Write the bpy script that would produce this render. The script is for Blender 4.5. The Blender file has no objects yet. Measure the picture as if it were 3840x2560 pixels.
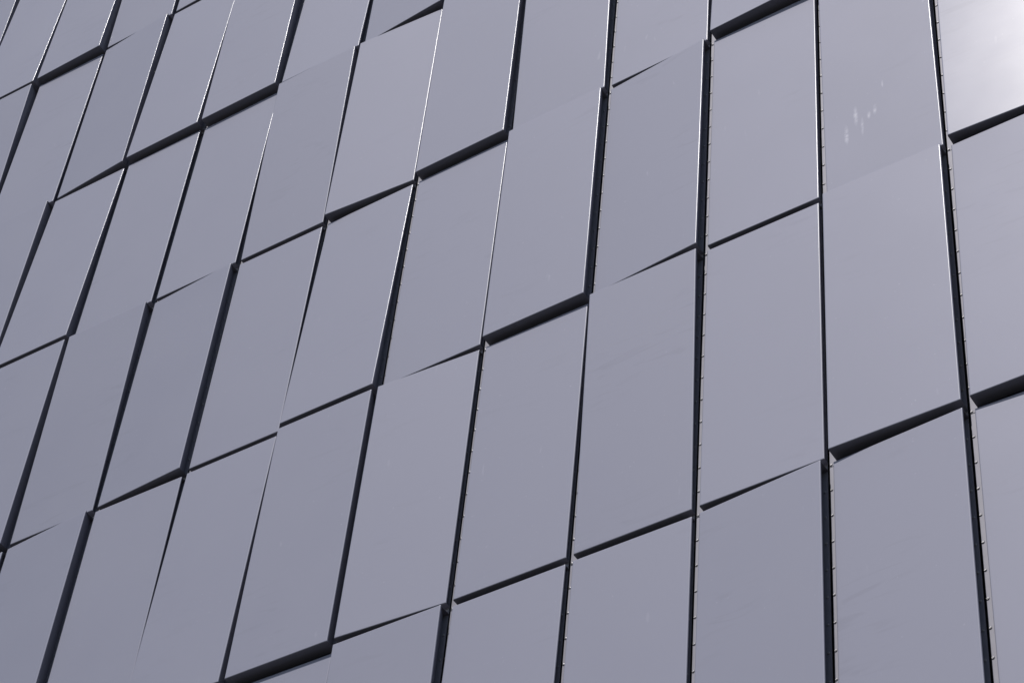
import bpy, bmesh, math, random
from mathutils import Matrix, Vector

# ---------------------------------------------------------------- camera
S = 0.6                      # metres per panel module (one panel is 0.6 m wide)
ZOFF = 16.149                # height of the top of row 0 above the street
F_PX=8942.46; ROWH=2.66707; GX=0.02988; GZ=0.02820
CAM_POS= (14.06677, -9.93562, -24.24765); RT= (0.8350761, 0.5443688, 0.0794392); UP= (0.3540759, -0.642352, 0.6797162); FW= (-0.4210442, 0.5394873, 0.7291607)
scene = bpy.context.scene
col = scene.collection

def W(X, d, Z):              # facade coordinates (module, outward depth, module) to metres
    return Vector((S * X, -S * d, S * Z + ZOFF))

cam_data = bpy.data.cameras.new('camera')
cam_data.sensor_fit = 'HORIZONTAL'
cam_data.sensor_width = 36.0
cam_data.lens = 36.0 * F_PX / 3840.0
cam_data.clip_start = 0.1
cam_data.clip_end = 5000.0
cam = bpy.data.objects.new('camera', cam_data)
col.objects.link(cam)
m = Matrix((RT, UP, tuple(-c for c in FW))).transposed().to_4x4()
m.translation = W(CAM_POS[0], -CAM_POS[1], CAM_POS[2])
cam.matrix_world = m
scene.camera = cam

# ---------------------------------------------------------------- sky, sun, exposure
SUN = Vector((-0.073, -0.606, 0.792)).normalized()        # towards the sun
world = bpy.data.worlds.new('World')
scene.world = world
world.use_nodes = True
wn, wl = world.node_tree.nodes, world.node_tree.links
wn.clear()
sky = wn.new('ShaderNodeTexSky')
sky.sky_type = 'NISHITA'
sky.sun_disc = False
sky.sun_elevation = math.asin(SUN.z)
sky.sun_rotation = math.atan2(SUN.x, SUN.y)
bg = wn.new('ShaderNodeBackground')
bg.inputs['Strength'].default_value = 0.105
wo = wn.new('ShaderNodeOutputWorld')
wl.new(sky.outputs[0], bg.inputs[0])
wl.new(bg.outputs[0], wo.inputs[0])

sun_data = bpy.data.lights.new('sun', 'SUN')
sun_data.energy = 3.75
sun_data.angle = math.radians(0.53)
sun_data.color = (1.0, 0.96, 0.91)
sun = bpy.data.objects.new('sun', sun_data)
sun.rotation_euler = SUN.to_track_quat('Z', 'Y').to_euler()
sun.location = (0, -10, 40)
col.objects.link(sun)

scene.view_settings.view_transform = 'Standard'
scene.view_settings.look = 'None'
scene.view_settings.gamma = 1.0
scene.view_settings.exposure = 0.0
scene.view_settings.use_curve_mapping = False
scene.cycles.max_bounces = 10
scene.cycles.diffuse_bounces = 5
scene.cycles.glossy_bounces = 5

# ---------------------------------------------------------------- materials
def mat(name):
    mt = bpy.data.materials.new(name)
    mt.use_nodes = True
    nt = mt.node_tree
    return mt, nt, nt.nodes['Principled BSDF']

def noise(nt, vec, scale, detail=3.0, rough=0.5, dist=0.0):
    n = nt.nodes.new('ShaderNodeTexNoise')
    n.inputs['Scale'].default_value = scale
    n.inputs['Detail'].default_value = detail
    n.inputs['Roughness'].default_value = rough
    n.inputs['Distortion'].default_value = dist
    nt.links.new(vec, n.inputs['Vector'])
    return n.outputs['Fac']

def ramp(nt, fac, a, b, ca=(0, 0, 0, 1), cb=(1, 1, 1, 1)):
    r = nt.nodes.new('ShaderNodeValToRGB')
    r.color_ramp.elements[0].position = a
    r.color_ramp.elements[1].position = b
    r.color_ramp.elements[0].color = ca
    r.color_ramp.elements[1].color = cb
    nt.links.new(fac, r.inputs['Fac'])
    return r.outputs['Color']

def mapping(nt, vec, scale, rot=(0, 0, 0)):
    mp = nt.nodes.new('ShaderNodeMapping')
    mp.inputs['Scale'].default_value = scale
    mp.inputs['Rotation'].default_value = rot
    nt.links.new(vec, mp.inputs['Vector'])
    return mp.outputs['Vector']

def math_node(nt, op, a, b):
    n = nt.nodes.new('ShaderNodeMath')
    n.operation = op
    for i, v in enumerate((a, b)):
        if hasattr(v, 'is_output'):
            nt.links.new(v, n.inputs[i])
        else:
            n.inputs[i].default_value = v
    return n.outputs[0]

def mixc(nt, fac, a, b, blend='MIX'):
    n = nt.nodes.new('ShaderNodeMix')
    n.data_type = 'RGBA'
    n.blend_type = blend
    for sock, v in ((n.inputs[0], fac), (n.inputs[6], a), (n.inputs[7], b)):
        if hasattr(v, 'is_output'):
            nt.links.new(v, sock)
        else:
            sock.default_value = v
    return n.outputs[2]

BASE = (0.217, 0.220, 0.274, 1)
def panel_material(name='satin_lavender_metal', smears=()):
    mt, nt, p = mat(name)
    tc = nt.nodes.new('ShaderNodeTexCoord')
    oi = nt.nodes.new('ShaderNodeObjectInfo')
    off = nt.nodes.new('ShaderNodeVectorMath')
    off.operation = 'ADD'
    k = nt.nodes.new('ShaderNodeVectorMath')
    k.operation = 'SCALE'
    cx = nt.nodes.new('ShaderNodeCombineXYZ')
    for i in range(3):
        nt.links.new(oi.outputs['Random'], cx.inputs[i])
    k.inputs['Scale'].default_value = 37.0
    nt.links.new(cx.outputs[0], k.inputs[0])
    nt.links.new(tc.outputs['Object'], off.inputs[0])
    nt.links.new(k.outputs[0], off.inputs[1])
    v = off.outputs[0]
    # broad cloudy tone, faint wiping arcs, sparse pale scuffs, fine dust
    cloud = noise(nt, v, 2.2, 2.0)
    wipe_v = mapping(nt, v, (1.6, 1.0, 9.0), (0, math.radians(24), 0))
    rot = nt.nodes.new('ShaderNodeCombineXYZ')
    nt.links.new(math_node(nt, 'ADD', 0.1, math_node(nt, 'MULTIPLY', oi.outputs['Random'], 0.75)), rot.inputs[1])
    nt.links.new(rot.outputs[0], wipe_v.node.inputs['Rotation'])
    wipe = ramp(nt, noise(nt, wipe_v, 2.4, 2.0, 0.45, 1.1), 0.55, 0.72)
    wipe_zone = ramp(nt, noise(nt, v, 1.7, 1.0), 0.53, 0.70)
    wipe = math_node(nt, 'MULTIPLY', wipe, wipe_zone)
    scuff_v = mapping(nt, v, (34.0, 10.0, 8.0), (0, math.radians(-7), 0))
    scuff = ramp(nt, noise(nt, scuff_v, 1.0, 1.0), 0.73, 0.80)
    scuff_zone = ramp(nt, noise(nt, v, 2.6, 1.0), 0.55, 0.68)
    scuff = math_node(nt, 'MULTIPLY', scuff, scuff_zone)
    speck = ramp(nt, noise(nt, v, 60.0, 1.0), 0.76, 0.82)
    tone = mixc(nt, cloud, (BASE[0] * 0.95, BASE[1] * 0.95, BASE[2] * 0.96, 1), (BASE[0] * 1.05, BASE[1] * 1.05, BASE[2] * 1.04, 1))
    tone = mixc(nt, math_node(nt, 'MULTIPLY', wipe, 0.12), tone, (0.11, 0.11, 0.14, 1))
    tone = mixc(nt, math_node(nt, 'MULTIPLY', scuff, 0.08), tone, (0.62, 0.62, 0.66, 1))
    tone = mixc(nt, math_node(nt, 'MULTIPLY', speck, 0.10), tone, (0.6, 0.6, 0.64, 1))
    for (sx, sz, a, b, amt) in smears:                      # pale vertical smears, in metres on the sheet
        d = nt.nodes.new('ShaderNodeVectorMath')
        d.operation = 'LENGTH'
        mp = nt.nodes.new('ShaderNodeMapping')
        mp.vector_type = 'TEXTURE'
        mp.inputs['Location'].default_value = (sx, 0, sz)
        mp.inputs['Scale'].default_value = (a, 1.0, b)
        nt.links.new(tc.outputs['Object'], mp.inputs['Vector'])
        nt.links.new(mp.outputs[0], d.inputs[0])
        soft = ramp(nt, d.outputs['Value'], 0.2, 1.0, (1, 1, 1, 1), (0, 0, 0, 1))
        grain = ramp(nt, noise(nt, v, 40.0, 2.0), 0.3, 0.6)
        fac = math_node(nt, 'MULTIPLY', math_node(nt, 'MULTIPLY', soft, grain), amt)
        tone = mixc(nt, fac, tone, (0.70, 0.70, 0.76, 1))
    nt.links.new(tone, p.inputs['Base Color'])
    p.inputs['Metallic'].default_value = 0.33
    rg = math_node(nt, 'ADD', 0.65, math_node(nt, 'MULTIPLY', cloud, 0.06))
    nt.links.new(rg, p.inputs['Roughness'])
    p.inputs['Specular IOR Level'].default_value = 0.16
    p.inputs['Coat Weight'].default_value = 0.36
    mott = noise(nt, v, 4.0, 3.0)
    nt.links.new(math_node(nt, 'ADD', 0.165, math_node(nt, 'MULTIPLY', mott, 0.035)), p.inputs['Coat Roughness'])
    return mt

def plain(name, c, rough, metal, scale=18.0, var=0.12):
    mt, nt, p = mat(name)
    tc = nt.nodes.new('ShaderNodeTexCoord')
    n = noise(nt, tc.outputs['Object'], scale, 3.0)
    lo = tuple(k * (1 - var) for k in c) + (1,)
    hi = tuple(k * (1 + var) for k in c) + (1,)
    nt.links.new(mixc(nt, n, lo, hi), p.inputs['Base Color'])
    p.inputs['Roughness'].default_value = rough
    p.inputs['Metallic'].default_value = metal
    return mt

M_PANEL = panel_material()
M_SMEAR = panel_material('satin_lavender_metal_smeared', (
    (-0.171, -0.440, 0.014, 0.075, 0.27), (-0.121, -0.335, 0.014, 0.075, 0.26), (-0.091, -0.425, 0.009, 0.075, 0.2),
    (-0.056, -0.365, 0.011, 0.030, 0.26), (-0.026, -0.345, 0.011, 0.040, 0.24), (0.019, -0.190, 0.006, 0.03, 0.2),
    (0.250, 0.32, 0.012, 0.06, 0.3)))
M_FLANGE = plain('flange_metal', (0.200, 0.198, 0.235), 0.62, 0.30)
M_RIVET = plain('rivet_metal', (0.25, 0.245, 0.26), 0.32, 0.5)
M_BACK = plain('black_membrane', (0.012, 0.012, 0.014), 0.85, 0.0)
M_GROUND = plain('street_paving', (0.050, 0.046, 0.040), 0.9, 0.0, 0.8, 0.25)

# ---------------------------------------------------------------- the setting
def link(o, parent=None):
    col.objects.link(o)
    if parent is not None:
        o.parent = parent
    return o

gm = bpy.data.meshes.new('ground')
gm.from_pydata([(-900, -900, 0), (900, -900, 0), (900, 900, 0), (-900, 900, 0)], [], [(0, 1, 2, 3)])
gm.materials.append(M_GROUND)
ground = link(bpy.data.objects.new('ground', gm))
ground['kind'] = 'structure'

# ---------------------------------------------------------------- the clad building
# tilt of each panel: mean depth, change left to right, change top to bottom
PANEL_DEPTH = {
    (-3, 0): (0.0177, 0.0127, -0.0214),
    (-2, 0): (0.0408, -0.0165, 0.0500),
    (-2, 1): (0.0207, -0.0150, -0.0987),
    (-1, 0): (0.0496, 0.0026, 0.0139),
    (-1, 1): (-0.0248, -0.0162, -0.0055),
    (-1, 2): (0.0358, -0.0072, 0.0008),
    (0, 0): (0.0200, -0.0037, -0.0753),
    (0, 1): (0.0031, 0.0560, -0.0221),
    (0, 2): (0.0038, -0.0097, 0.0689),
    (0, 3): (0.0345, -0.0102, -0.0040),
    (0, 4): (-0.0126, -0.0091, 0.0161),
    (1, 0): (-0.0070, 0.0190, -0.0042),
    (1, 1): (0.0074, -0.0015, 0.0436),
    (1, 2): (-0.0338, -0.0081, 0.0079),
    (1, 3): (-0.0037, -0.0065, -0.0663),
    (1, 4): (0.0063, 0.0561, 0.0093),
    (2, 1): (0.0411, -0.0032, -0.0206),
    (2, 2): (-0.0429, -0.0027, 0.0109),
    (2, 3): (-0.0111, 0.0492, -0.0001),
    (2, 4): (-0.0338, -0.0130, -0.0026),
    (3, 1): (-0.0370, -0.0152, 0.0561),
    (3, 2): (-0.0092, -0.0011, -0.0732),
    (3, 3): (-0.0444, -0.0046, 0.0058),
    (3, 4): (-0.0031, -0.0035, 0.0625),
    (4, 1): (0.0048, 0.0575, -0.0242),
    (4, 2): (-0.0125, -0.0670, -0.0084),
    (4, 3): (-0.0138, 0.0031, 0.0754),
    (4, 4): (0.0249, -0.0033, 0.0032),
    (4, 5): (-0.0291, -0.0071, 0.0373),
    (5, 2): (0.0281, 0.0111, -0.0170),
    (5, 3): (-0.0452, 0.0062, 0.0105),
    (5, 4): (-0.0072, -0.0612, 0.0038),
    (5, 5): (0.0150, -0.0034, -0.0146),
    (6, 2): (0.0148, 0.0088, -0.0711),
    (6, 3): (0.0279, 0.0100, -0.0020),
    (6, 4): (-0.0359, 0.0012, 0.0063),
    (6, 5): (-0.0109, 0.0024, 0.0471),
    (7, 2): (-0.0233, 0.0102, -0.0121),
    (7, 3): (0.0060, 0.0715, 0.0073),
    (7, 4): (0.0056, 0.0077, -0.0666),
    (7, 5): (-0.0290, 0.0004, -0.0004),
    (8, 2): (0.0155, 0.0287, 0.0822),
    (8, 3): (-0.0236, 0.0045, 0.0058),
    (8, 4): (-0.0176, 0.0046, 0.0014),
    (8, 5): (0.0099, 0.0695, 0.0004),
    (9, 3): (0.0078, 0.0069, -0.0618),
    (9, 4): (0.0476, -0.0007, 0.0060),
    (9, 5): (0.0154, 0.0553, 0.0106),
    (10, 3): (0.0045, -0.0399, 0.0393),
    (10, 4): (0.0246, 0.0076, 0.0613),
    (10, 5): (-0.0216, -0.0187, -0.0016),
}
COLS = range(-6, 14)
ROWS = range(-2, 7)
LOW, HIGH = -0.036, 0.040
rng = random.Random(11)
HALF = {(-3, -1): (0.045, 0.0, 0.09), (-2, -1): (0.0, 0.0, 0.07)}
PANEL_DEPTH[(-3, 0)] = (0.025, 0.013, -0.035)
def depth_of(c, r):
    if (c, r) in PANEL_DEPTH:
        return PANEL_DEPTH[(c, r)]
    if (c, r) in HALF:
        return HALF[(c, r)]
    k = rng.choice(('low', 'low', 'high', 'top', 'bottom', 'left', 'right'))
    a, b = (LOW + HIGH) / 2, HIGH - LOW
    return {'low': (LOW, 0, 0), 'high': (HIGH, 0, 0), 'top': (a, 0, -b), 'bottom': (a, 0, b),
            'left': (a, -b, 0), 'right': (a, b, 0)}[k]

def foot_depth(k):       # depth of the fixing flanges along joint k
    return max(-0.100, min(-0.055, -0.064 - 0.0065 * (10 - k)))
RAD = 0.008              # bend radius of the folded edges
NU, NV, NA = 8, 14, 4

building = bpy.data.objects.new('metal_clad_building', None)
building.location = W(4, -0.2, 0) * 1.0
building.location.z = 0
link(building)
building['label'] = 'building clad in lavender grey metal cassette panels that tilt in and out'
building['category'] = 'building'
BLOC = Vector(building.location)

def add_mesh(name, verts, faces, material, parent, origin, pbase, smooth=None):
    me = bpy.data.meshes.new(name)
    me.from_pydata([tuple(v - origin) for v in verts], [], faces)
    me.materials.append(material)
    if smooth:
        me.polygons.foreach_set('use_smooth', [True] * len(me.polygons))
        me.update()
        me.set_sharp_from_angle(angle=math.radians(34))
    o = bpy.data.objects.new(name, me)
    o.location = origin - pbase
    link(o, parent)
    return o

def box_faces(n=0):
    return [tuple(i + n for i in f) for f in
            ((0, 3, 2, 1), (4, 5, 6, 7), (0, 1, 5, 4), (1, 2, 6, 5), (2, 3, 7, 6), (3, 0, 4, 7))]

def box_verts(x0, x1, d0, d1, z0, z1):
    return [W(x, d, z) for d in (d0, d1) for (x, z) in ((x0, z0), (x1, z0), (x1, z1), (x0, z1))]

# wall body behind the cladding
wx0, wx1 = COLS[0] - 1.0, COLS[-1] + 2.0
ztop = -ROWS[0] * ROWH + 0.6
zbot = -ZOFF / S
add_mesh('wall', box_verts(wx0, wx1, -0.16, -12.0, zbot, ztop), box_faces(), M_BACK, building, W(4, -6, -10), BLOC)

def make_panel(c, r):
    q = depth_of(c, r)
    x0, x1 = c + GX, c + 1 - GX
    z0, z1 = -r * ROWH - GZ, -(r + 1) * ROWH + GZ          # top, bottom
    prng = random.Random(c * 91 + r * 7 + 5)
    a1, a2 = prng.uniform(-1, 1), prng.uniform(-1, 1)
    def dep(X, Z):
        u, v = X - c, -Z / ROWH - r
        return q[0] + q[1] * (u - .5) + q[2] * (v - .5)
    def pillow(X, Z):                                       # the sheet is never quite flat
        u, v = (X - x0) / (x1 - x0), (z0 - Z) / (z0 - z1)
        w = 16 * u * (1 - u) * v * (1 - v)
        return w * (0.0012 * a1 + 0.0010 * a2 * math.sin(2.6 * v * 3.14159 + a1 * 3))
    xa, xb, za, zb = x0 + RAD, x1 - RAD, z0 - RAD, z1 + RAD
    us = [xa] + [xa + .004 + (xb - xa - .008) * i / (NU - 2) for i in range(NU - 1)] + [xb]
    vs = [za] + [za - .004 - (za - zb - .008) * j / (NV - 2) for j in range(NV - 1)] + [zb]
    verts, faces = [], []
    for Z in vs:
        for X in us:
            verts.append(W(X, dep(X, Z) + pillow(X, Z), Z))
    gi = lambda i, j: j * (NU + 1) + i
    for j in range(NV):
        for i in range(NU):
            faces.append((gi(i, j), gi(i, j + 1), gi(i + 1, j + 1), gi(i + 1, j)))
    # perimeter, clockwise seen from outside, starting top left
    per = [(i, 0) for i in range(NU)] + [(NU, j) for j in range(NV)] + \
          [(i, NV) for i in range(NU, 0, -1)] + [(0, j) for j in range(NV, 0, -1)]
    n = len(per)
    prev = [gi(*p) for p in per]
    ends = None
    def outward(p):
        i, j = p
        return (-1 if i == 0 else 1 if i == NU else 0), (1 if j == 0 else -1 if j == NV else 0)
    for k in range(1, NA + 1):
        th = math.pi / 2 * k / NA
        o, e = RAD * math.sin(th), RAD * (1 - math.cos(th))
        cur = []
        for p in per:
            ox, oz = outward(p)
            X, Z = us[p[0]] + ox * o, vs[p[1]] + oz * o
            verts.append(W(X, dep(X, Z) - e, Z))
            cur.append(len(verts) - 1)
        for a in range(n):
            b = (a + 1) % n
            faces.append((prev[a], prev[b], cur[b], cur[a]))
        prev = cur
    # returns: top, left and bottom go straight back, the right one leans under the lip
    def foot(idx_list, undercut, short=None):
        f0 = []
        for t in idx_list:
            ox, oz = outward(per[t])
            X, Z = us[per[t][0]] + ox * RAD, vs[per[t][1]] + oz * RAD
            verts.append(W(X - undercut, foot_depth(X) if short is None else dep(X, Z) - short, Z))
            f0.append(len(verts) - 1)
        for s in range(len(idx_list) - 1):
            faces.append((prev[idx_list[s]], prev[idx_list[s + 1]], f0[s + 1], f0[s]))
    foot(list(range(0, NU + 1)), 0.0, 0.0085)
    foot(list(range(NU, NU + NV + 1)), 0.053)
    foot(list(range(NU + NV, 2 * NU + NV + 1)), 0.0)
    foot(list(range(2 * NU + NV, n)) + [0], 0.0)
    org = W(c + .5, q[0], -(r + .5) * ROWH)
    pan = add_mesh('panel', verts, faces, M_SMEAR if (c, r) == (9, 3) else M_PANEL, building, org, BLOC, smooth=True)
    # added black strip behind the folded lip, stops sun leaks and bounce light
    gz_ = z0 - 0.004
    gv = [W(x0 + .004, dep(x0, z0) - .009, gz_), W(x1 - .061, dep(x1, z0) - .009, gz_),
          W(x1 - .061, foot_depth(x1), gz_), W(x0 + .004, foot_depth(x0), gz_)]
    gv += [v - Vector((0, 0, S * 0.006)) for v in gv]
    add_mesh('light_stop_strip', gv, box_faces(), M_BACK, pan, W(c + .5, -.05, gz_), org)
    # plate added at the lipped side to block sun leaking onto the flange
    tv = [W(x1 - .060, dep(x1, z0) - .009, gz_ + .001), W(x1 - .0025, dep(x1, z0) - .009, gz_ + .001),
          W(x1 - .0025, foot_depth(x1), gz_ + .001), W(x1 - .060, foot_depth(x1), gz_ + .001)]
    tv += [v - Vector((0, 0, S * 0.004)) for v in tv]
    add_mesh('sun_block_plate', tv, box_faces(), M_FLANGE, pan, W(x1 - .03, -.05, gz_), org)
    # fixing flanges down both sides, seamed just under each joint line
    ft, fb = -r * ROWH - 0.0130, -(r + 1) * ROWH - 0.0065
    for xa, xb in ((c - 0.0205, c + GX + 0.002), (c + 1 - 0.086, c + 1 - 0.037)):
        fd = foot_depth(round(xa))
        vv = box_verts(xa, xb, fd, fd - 0.006, ft, fb)
        add_mesh('flange', vv, box_faces(), M_FLANGE, pan, W((xa + xb) / 2, fd, (ft + fb) / 2), org)
    if (c, r) == (10, 3):
        pan['label'] = 'panel bleached by bright sun glare'
    if (c, r) == (9, 3):
        pan['label'] = 'panel with a cluster of pale smear marks'
    return pan, org

# blind rivet: shallow dome with a drilled centre
RR, RH = 0.0112, 0.0058
def rivet_shape(seg=10):
    v, f = [], []
    prof = ((1.0, 0.0), (0.92, 0.45), (0.62, 0.86), (0.26, 1.0), (0.16, 0.45))
    for a, hgt in prof:
        for s in range(seg):
            t = 2 * math.pi * s / seg
            v.append(Vector((S * RR * a * math.cos(t), -S * RH * hgt, S * RR * a * math.sin(t))))
    for k in range(len(prof) - 1):
        for s in range(seg):
            a, b = k * seg + s, k * seg + (s + 1) % seg
            f.append((a, b, b + seg, a + seg))
    f.append(tuple(range((len(prof) - 1) * seg, len(prof) * seg)))
    return v, f
rv, rf = rivet_shape()
rivet_mesh = bpy.data.meshes.new('rivet')
rivet_mesh.from_pydata([tuple(v) for v in rv], [], rf)
rivet_mesh.materials.append(M_RIVET)
rivet_mesh.polygons.foreach_set('use_smooth', [True] * len(rf))
small_v, small_f = [], []
SEEN = {(8, 3), (8, 4), (8, 5), (9, 3), (9, 4), (9, 5), (10, 3), (10, 4), (10, 5), (7, 3), (7, 4), (7, 5)}
n_single = 0
for r in ROWS:
    for c in COLS:
        pan, org = make_panel(c, r)
        for xr, side in ((c - 0.0110, 0), (c + 1 - 0.059, 1)):
            for k in range(1, 13):
                p = W(xr, foot_depth(round(xr)), -r * ROWH + 0.007 - k * ROWH / 12)
                if (c, r) in SEEN and not (c == 10 and side) and not (c == 7 and side == 0) and n_single < 300:
                    o = bpy.data.objects.new('rivet', rivet_mesh)
                    o.location = p - org
                    link(o, pan)
                    n_single += 1
                else:
                    b = len(small_v)
                    small_v += [v + p for v in rv]
                    small_f += [tuple(i + b for i in f) for f in rf]
o = add_mesh('rivets', small_v, small_f, M_RIVET, building, W(4, 0, -8), BLOC, smooth=True)
o['kind'] = 'stuff'
